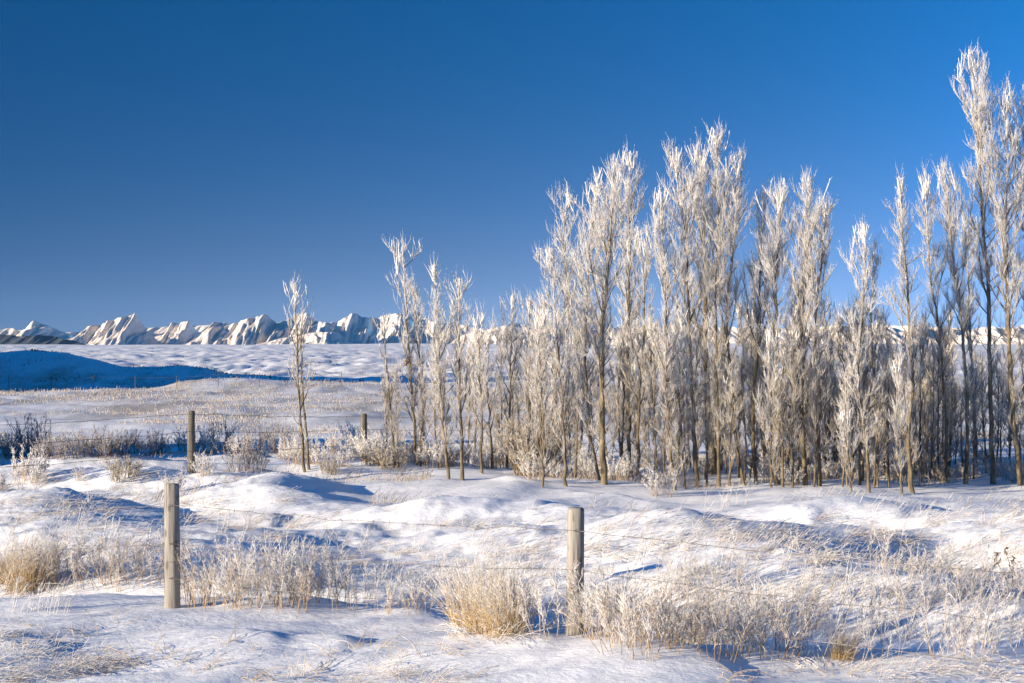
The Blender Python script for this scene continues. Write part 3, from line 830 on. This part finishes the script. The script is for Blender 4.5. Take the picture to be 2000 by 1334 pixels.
def make_grass(name, cat, seed, n, h, r, mat, frost=.8, low=0.0, lean=.15, droop=.5, rad=.0028, wind=.15, heads=True):
    rng = np.random.default_rng(seed)
    t = thing(name, '', cat)
    bl, sh = Batch(), Batch()
    for i in range(n):
        az = rng.uniform(0, 2 * np.pi); q = r * rng.random() ** .7
        p = np.array([q * math.cos(az), q * math.sin(az), -.04])
        d = np.array([math.cos(az) * lean * 1.5 * q / r + wind + rng.normal(0, .15), math.sin(az) * lean * 1.5 * q / r + rng.normal(0, .15), 1.0])
        b0 = grow_branch(rng, p, d, h * rng.uniform(.4, 1.1), 0, 5, .06)
        dr = np.linspace(0, 1, 6) ** 2.2 * droop * h * rng.uniform(.1, 1)
        b0[:, 2] -= dr * .55; b0[:, 0] += dr * rng.uniform(.3, 1.0) * (1 if wind >= 0 else -1); b0[:, 1] += dr * rng.normal(0, .3)
        st = np.clip(np.linspace(low, frost, 6) + rng.normal(0, .06), 0, 1)
        bl.add(tube(b0, np.linspace(rad * 1.1, rad * .5, 6), 3, st))
        if heads and rng.random() < .45:
            twigs(rng, sh, [b0[-3:]], 6, h * .085, rad * .75, min(1, frost + .1), up=.0, spread=.5, spikes=0)
    bl.build('blades', mat, t)
    if sh.n: tag(sh.build('seed_heads', mat, t), kind='stuff')
    return t

class Proto:
    """first use moves the thing itself, later uses copy it with its parts"""
    def __init__(s, o): s.o, s.used = o, False
    def put(s, p, label, group=None, rz=0.0, sc=1.0):
        if not s.used:
            s.used = True; o = s.o
            o.location = p; o.rotation_euler = (0, 0, rz); o.scale = (sc,) * 3; o['label'] = label
            if group: o['group'] = group
            return o
        o = copy_thing(s.o, label, group or '', p, rz, sc)
        if not group and 'group' in o: del o['group']
        return o

weeds = [Proto(make_weed('frosted_weed', 'weed', 700 + k, 7 + k % 3, .58, .15, m_weed, 22, .36, .8)) for k in range(5)]
bushy = [Proto(make_weed('bushy_weed', 'weed', 720 + k, 15, .50, .22, m_weed, 16, .55, .58, -.15)) for k in range(4)]
stalks = [Proto(make_weed('frosted_stalk', 'weed', 740 + k, 3 + k % 3, .55, .10, m_weed, 12, .30, .95, .5, True, .0036, .30)) for k in range(4)]
gold = [Proto(make_grass('grass_clump', 'grass clump', 760 + k, 430, .68, .21, m_gold, .85, -.30, .16, .42, .0020, .02)) for k in range(2)]
tufts = [Proto(make_grass('grass_tuft', 'grass tuft', 770 + k, 40, .38, .20, m_weed, .92, .30, .9, 1.0, .0028, .7)) for k in range(4)]
heads = [Proto(make_grass('dry_grass', 'grass', 780 + k, 5 + k, .34, .10, m_gold, .55, .1, .3, .9, .0030, .3)) for k in range(3)]
brush = [Proto(make_weed('brush_shrub', 'shrub', 800 + k, 30, .95, .30, m_brush, 22, .35, .62, .0, False, .006, .02, ('branches', 'twigs'), 3, .10, .0055)) for k in range(4)]
pale = [Proto(make_weed('pale_shrub', 'shrub', 820 + k, 30, .75, .30, m_weed, 22, .35, .85, .15, False, .005, .02, ('branches', 'twigs'), 3, .10, .0055)) for k in range(3)]
rusty = [Proto(make_weed('rusty_shrub', 'shrub', 840 + k, 46, .55, .28, m_willow, 18, .5, .62, -.1, False, .0045, .05, ('branches', 'twigs'), 3, .09, .005)) for k in range(2)]
willow = Proto(make_weed('willow_bush', 'bush', 860, 90, 1.15, .34, m_willow, 22, .5, .62, -.25, False, .007, .0, ('branches', 'twigs'), 3, .13, .006))

rng = np.random.default_rng(4242)
def scatter(protos, x0, x1, y0, y1, n, label, group, s0, s1, spin=6.28):
    row = []
    for i in range(n):
        p = at(x0 + (x1 - x0) * (i + rng.random()) / n, y0 + (y1 - y0) * rng.random())
        row.append(protos[int(rng.integers(0, len(protos)))].put(p, label, group, rng.uniform(-spin / 2, spin / 2), rng.uniform(s0, s1)))
    order(row)

# one of a kind
gold[0].put(at(965, 1236), 'large golden grass clump with frosted top left of the right post', None, 0.4, 1.0)
gold[0].put(at(925, 1222), 'paler frosted half of the large golden clump, on its left', None, 2.1, .86)
gold[1].put(at(990, 1238), 'short golden grass hugging the right foot of the large clump', None, 4.0, .72)
gold[1].put(at(52, 1150), 'tall golden grass clump with white tops at the left picture edge', None, 1.1, .98)
gold[0].put(at(12, 1138), 'short straw coloured clump beside the tall golden one', None, 3.0, .6)
gold[1].put(at(1642, 1286), 'slanting tan grass clump on the lower right drift edge', None, .2, .44)
willow.put(at(1040, 930), 'olive brown willow bush at the foot of the slender poplars', None, 0, 1.0)
rusty[0].put(at(240, 938), 'rust brown low shrub on the snow left of the slim post', None, 0, .75)
rusty[1].put(at(725, 908), 'rust brown low shrub at the foot of the second slim post', None, 0, .62)
rusty[1].put(at(645, 925), 'small brown shrub right of the lone poplar foot', None, 2.0, .55)
pale[0].put(at(58, 940), 'straw coloured shrub in front of the dark brush', None, 0, .85)
brush[0].put(at(470, 920), 'dark leafless shrub alone between slim post and lone poplar', None, 0, .66)
brush[1].put(at(503, 920), 'smaller dark shrub right of the lone dark one', None, 1.0, .5)
brush[2].put(at(432, 884), 'upright dark shrub just behind the slim post', None, 1.0, .8)
brush[3].put(at(64, 893), 'tallest dark shrub rising out of the brush at left', None, 0.3, .95)
pale[1].put(at(1288, 968), 'low pale frosted bush on the open snow before the grove', None, 0.2, .68)
pale[2].put(at(1540, 948), 'pale frosted bush in the shade of the tan column', None, 0.2, .6)

scatter(brush, -30, 320, 884, 898, 24, 'dark leafless shrub in the brush row at left', 'dark brush row', .34, .68)
scatter(brush + pale, 320, 570, 880, 890, 12, 'small leafless shrub of the row behind the slim post', 'brush behind the slim post', .35, .75)
scatter(pale, 560, 760, 868, 912, 14, 'pale frosted shrub near the lone poplar', 'pale shrubs near the lone poplar', .4, .9)
scatter(pale + rusty[:1], 760, 1010, 895, 916, 16, 'pale frosted undergrowth shrub beneath the small poplar row', 'undergrowth beneath the small row', .4, .9)
scatter(pale, 1010, 1480, 896, 940, 26, 'pale frosted undergrowth shrub among the grove trunks', 'undergrowth of the grove', .35, .75)
scatter(pale + rusty[:1], 1480, 2030, 896, 944, 34, 'frosted undergrowth shrub beneath the right half of the grove', 'undergrowth of the right grove', .4, .95)
scatter(pale + tufts, -20, 420, 922, 960, 12, 'small tan plant on the blue shaded snow at left', 'small plants at left', .3, .6)

scatter(bushy + weeds, 80, 320, 1120, 1150, 12, 'frosted weed between the left grass clump and left post', 'weeds left of the left post', .75, 1.05)
scatter(bushy + weeds, 375, 640, 1165, 1190, 22, 'frosted brown weed in the patch right of the left post', 'weeds right of the left post', .75, 1.1)
scatter(weeds + bushy[:1], 640, 880, 1160, 1205, 10, 'frosted weed in the thin patch before the golden clump', 'weeds before the golden clump', .55, .85)
scatter(weeds, 1040, 1110, 1225, 1246, 4, 'frosted weed just left of the right post foot', 'weeds left of the right post', .6, .8)
scatter(weeds + bushy[:2], 1128, 1215, 1235, 1256, 7, 'white frosted weed leaning on the right post foot', 'weeds at the right post', .75, 1.0)
scatter(bushy + weeds, 1200, 1545, 1250, 1284, 21, 'tan and white frosted weed right of the right post', 'weeds right of the right post', .7, 1.1)
scatter(weeds + stalks, 1545, 2010, 1250, 1294, 20, 'white frosted weed over the blue hollow at lower right', 'weeds over the blue hollow', .55, .95, .8)
scatter(stalks + weeds, 1230, 2010, 1110, 1240, 64, 'wind bent frosted stalk in the rough field at right', 'bent stalks of the right field', .5, .9, .6)
scatter(stalks, 360, 1100, 1040, 1160, 30, 'frosted stalk poking from the rough snow between the posts', 'stalks between the posts', .4, .75, 1.0)
scatter(stalks, 0, 330, 1020, 1110, 10, 'frosted stalk in the blue shade behind the left post', 'stalks behind the left post', .5, .9, 1.0)
scatter(stalks, 1380, 1460, 985, 1000, 5, 'white stalk on the blue shaded drift before the grove', 'stalks on the blue drift', .5, .8, .5)
scatter(tufts, 1150, 2010, 1005, 1120, 34, 'flattened grass tuft on the hummocks at right', 'tufts on the right hummocks', .6, 1.1, .8)
scatter(tufts, 0, 600, 960, 1050, 26, 'flattened grass tuft on the shaded hummocks at left', 'tufts on the left hummocks', .5, 1.0, .8)
scatter(tufts, 600, 1150, 1010, 1130, 20, 'flattened grass tuft in the middle rough snow', 'tufts of the middle rough', .4, .8, .8)
scatter(stalks, -10, 160, 1165, 1200, 9, 'drooping white frosted stem below the left grass clump', 'drooping stems below the left clump', .4, .6, .6)
scatter(tufts, 0, 220, 1270, 1330, 9, 'bowed tan grass tuft in the lower left corner', 'tufts of the lower left corner', .5, .8, .8)
scatter(heads, 20, 330, 1215, 1320, 14, 'bent dry grass stem on the smooth snow at lower left', 'dry stems at lower left', .5, .9)
scatter(heads, 330, 960, 1255, 1330, 20, 'bent dry grass stem on the smooth snow below the posts', 'dry stems below the posts', .5, .9)
scatter(tufts, 640, 880, 1310, 1340, 7, 'frosted grass tuft at the bottom picture edge', 'tufts at the bottom edge', .45, .7, .8)
scatter(heads + tufts[:1], 1400, 2000, 1296, 1334, 18, 'dry grass stem on the drift at lower right', 'dry stems at lower right', .45, .8)
scatter(weeds[:2], 1830, 1930, 1292, 1306, 3, 'bright white frosted weed on the lower right drift', 'white weeds on the lower right drift', .5, .7)
scatter(tufts, -420, -20, 1190, 1330, 12, 'grass tuft beyond the left picture edge', 'tufts beyond the left edge', .8, 1.2)

for k_, (cx_, cy_) in enumerate(((955, 1240), (940, 1205), (60, 1152))):
    scatter(tufts + heads, cx_ - 70, cx_ + 70, cy_ - 6, cy_ + 8, 6, ('low straw grass round the foot of the golden clump', 'low straw grass behind the golden clump', 'low straw grass round the left edge clump')[k_], 'straw grass near the golden clumps', .5, .85)
# dark dead weed at the right edge
m_dead, nt, b = new_mat('dead_leaf')
nt.links.new(mix(nt, noise(nt, obj_coord(nt), 30.0), (0.05, 0.04, 0.03), (0.16, 0.12, 0.08)), b.inputs['Base Color']); b.inputs['Roughness'].default_value = .9
def leaves(rng, centers, size):
    V, F = [], []
    for c in centers:
        a = unit(rng.normal(0, 1, 3)); bb = unit(np.cross(a, rng.normal(0, 1, 3))); nn = np.cross(a, bb)
        k = len(V); s_ = size * rng.uniform(.6, 1.3)
        V += [c - a * s_, c + bb * s_ * .45 + nn * s_ * .25, c + a * s_, c - bb * s_ * .45 + nn * s_ * .25, c + nn * s_ * .05]
        F += [(k, k + 1, k + 4), (k + 1, k + 2, k + 4), (k + 2, k + 3, k + 4), (k + 3, k, k + 4)]
    return np.array(V), np.array(F)
rd = np.random.default_rng(91)
dw = thing('dead_weed', 'dark brown dead weed with curled leaves at the right picture edge', 'weed', at(1986, 1152))
dw.scale = (1.15, 1.15, 1.15)
bt = Batch(); cs = []
for k in range(5):
    b0 = grow_branch(rd, np.array([rd.normal(0, .04), rd.normal(0, .04), -.03]), np.array([rd.normal(-.25, .4), rd.normal(0, .3), 1]), rd.uniform(.22, .36), .1, 5, .12)
    bt.add(tube(b0, np.linspace(.006, .003, 6), 4)); cs += [b0[j] + rd.normal(0, .02, 3) for j in (2, 3, 3, 4, 4, 5, 5, 5)]
bt.build('stems', m_dead, dw)
V, F = leaves(rd, cs, .035)
mesh_np('dead_leaves', V, [F], m_dead, dw)
tb_ = at(814, 908)
nest = thing('dry_leaf_clump', 'brown clump of dry leaves caught in the tallest slim poplar', 'leaf clump', (px(797, tb_.y), tb_.y - .05, CAMZ - (708 - HY) / FPX * tb_.y))
m_dry, nt, b = new_mat('dry_leaf'); b.inputs['Base Color'].default_value = (.30, .19, .08, 1); b.inputs['Roughness'].default_value = .9
V, F = leaves(rd, rd.normal(0, .045, (46, 3)), .035)
mesh_np('leaves', V, [F], m_dry, nest)

# ------------------------------------------------------------------ grass nobody could count
def grass_field(name, label, xs, ys, ln, rad, mat, lean, seed, f0, f1, kind='stuff'):
    rg = np.random.default_rng(seed); n = len(xs)
    p = np.stack([xs, ys, ground_z(xs, ys) - .02], 1)
    L = (ln * rg.uniform(.4, 1.2, n))[:, None]
    d = unit(np.stack([lean + rg.normal(0, .35, n), .25 * lean + rg.normal(0, .35, n), np.full(n, 1.0)], 1))
    m = p + d * L * .55
    d2 = unit(d + np.array([lean * .8, .2 * lean, -.35 * abs(lean)]) + rg.normal(0, .2, (n, 3)))
    e = m + d2 * L * .45
    bt = Batch()
    ff = np.clip(rg.normal(0, .15, n), -.3, .4)
    bt.add(prisms(p, m, rad, rad, np.clip(f0 + ff, 0, 1), np.clip((f0 + f1) / 2 + ff, 0, 1)))
    bt.add(prisms(m, e, rad, None, np.clip((f0 + f1) / 2 + ff, 0, 1), np.clip(f1 + ff, 0, 1)))
    return tag(bt.build(name, mat), label, None, None, kind)

rg = np.random.default_rng(31)
# stubble field beyond the far fence
n = 150000
ys = 1 / rg.uniform(1 / 108.0, 1 / 40.0, n); xs = rg.uniform(-.36, .36, n) * ys
den = .30 + .9 * fbm(xs / 5.0, ys / 6.0, 4, 301) + .55 * smooth(62, 80, ys) - .25 * smooth(60, 45, ys)
k = rg.random(n) < np.clip(den, 0, 1) * .36
xs, ys = xs[k], ys[k]
grass_field('stubble_grass', 'pale tan frosted stubble covering the field beyond the far fence', xs, ys, .10 + .0015 * ys, .006 + ys * .00006, m_tan, .15, 5, .42, .95)
# wind laid grass of the rough field
n = 90000
ys = 1 / rg.uniform(1 / 26.0, 1 / 13.5, n); xs = rg.uniform(-.36, .36, n) * ys
col = CX + FPX * xs / ys
den = -.15 + .9 * fbm(xs / 1.3, ys / .6, 4, 305) + .35 * smooth(1100, 1500, col) + .18 * smooth(500, 200, col)
bk = np.interp(col, BANK_PX, BANK_D)
k = (rg.random(n) < np.clip(den, 0, 1) * .24) & (ys > bk + .6) & ~((ys > 21.5) & (col > 560) & (col < 1500))
grass_field('wind_laid_grass', 'thin frosted grass laid over by wind in the rough snow field', xs[k], ys[k], np.full(k.sum(), .30), .0030, m_weed, .9, 6, .45, .95)
n = 26000
ys = 1 / rg.uniform(1 / 40.0, 1 / 23.0, n); xs = rg.uniform(-.36, -.05, n) * ys
den = -.25 + .9 * fbm(xs / 1.6, ys / 1.0, 4, 309)
k = rg.random(n) < np.clip(den, 0, 1) * .4
grass_field('thin_grass', 'thin tan grass showing through the snow at left', xs[k], ys[k], np.full(k.sum(), .28), .005, m_tan, .4, 7, .15, .8)
n = 9000
ys = rg.uniform(25.5, 34, n); xs = rg.uniform(-.02, .36, n) * ys
k = rg.random(n) < np.clip(.1 + .9 * fbm(xs / 1.5, ys / 1.5, 3, 311), 0, 1) * smooth(27.5, 30, ys)
grass_field('grove_floor_grass', 'tan grass between the trunks of the grove', xs[k], ys[k], np.full(k.sum(), .26), .005, m_tan, .2, 8, .1, .7)

n = 9000
ys = rg.uniform(99, 118, n); xs = rg.uniform(-.40, -.09, n) * ys
k = rg.random(n) < np.clip(-.05 + .9 * fbm(xs / 2.0, ys / 3.0, 4, 321), 0, 1) * .55
grass_field('hill_grass', 'dark grass tussocks poking through the snow of the shaded hill', xs[k], ys[k], np.full(k.sum(), .15), .030, m_brush, .2, 9, .0, .2)
n = 30000
ys = 1 / rg.uniform(1 / 420.0, 1 / 118.0, n); xs = rg.uniform(-.36, .36, n) * ys
k = rg.random(n) < np.clip(-.1 + .9 * fbm(xs / 6.0, ys / 14.0, 4, 323), 0, 1) * .5
grass_field('prairie_grass', 'scattered tussocks on the snowy plain below the mountains', xs[k], ys[k], .16 + .0005 * ys[k], .012 + .00008 * ys[k], m_tan, .2, 10, .3, .8)

# ------------------------------------------------------------------ thin blue air between here and the mountains
m_haze = bpy.data.materials.new('haze'); m_haze.use_nodes = True
nt = m_haze.node_tree
for nd in list(nt.nodes):
    if nd.type == 'BSDF_PRINCIPLED': nt.nodes.remove(nd)
vol = nt.nodes.new('ShaderNodeVolumePrincipled')
vol.inputs['Density'].default_value = HAZE
vol.inputs['Color'].default_value = (0.30, 0.60, 1.0, 1)
vol.inputs['Anisotropy'].default_value = 0.0
nt.links.new(vol.outputs[0], nt.nodes['Material Output'].inputs['Volume'])
hx, hy0, hy1, hz0, hz1 = 50000.0, -200.0, 14500.0, -60.0, 420.0
V = [(x, y, z) for x in (-hx, hx) for y in (hy0, hy1) for z in (hz0, hz1)]
F = [(0, 1, 3, 2), (4, 6, 7, 5), (0, 4, 5, 1), (2, 3, 7, 6), (0, 2, 6, 4), (1, 5, 7, 3)]
hz = mesh_np('haze', V, [np.array(F)], m_haze, smooth_shade=False)
tag(hz, kind='stuff', label='thin cold haze in front of the far mountains')
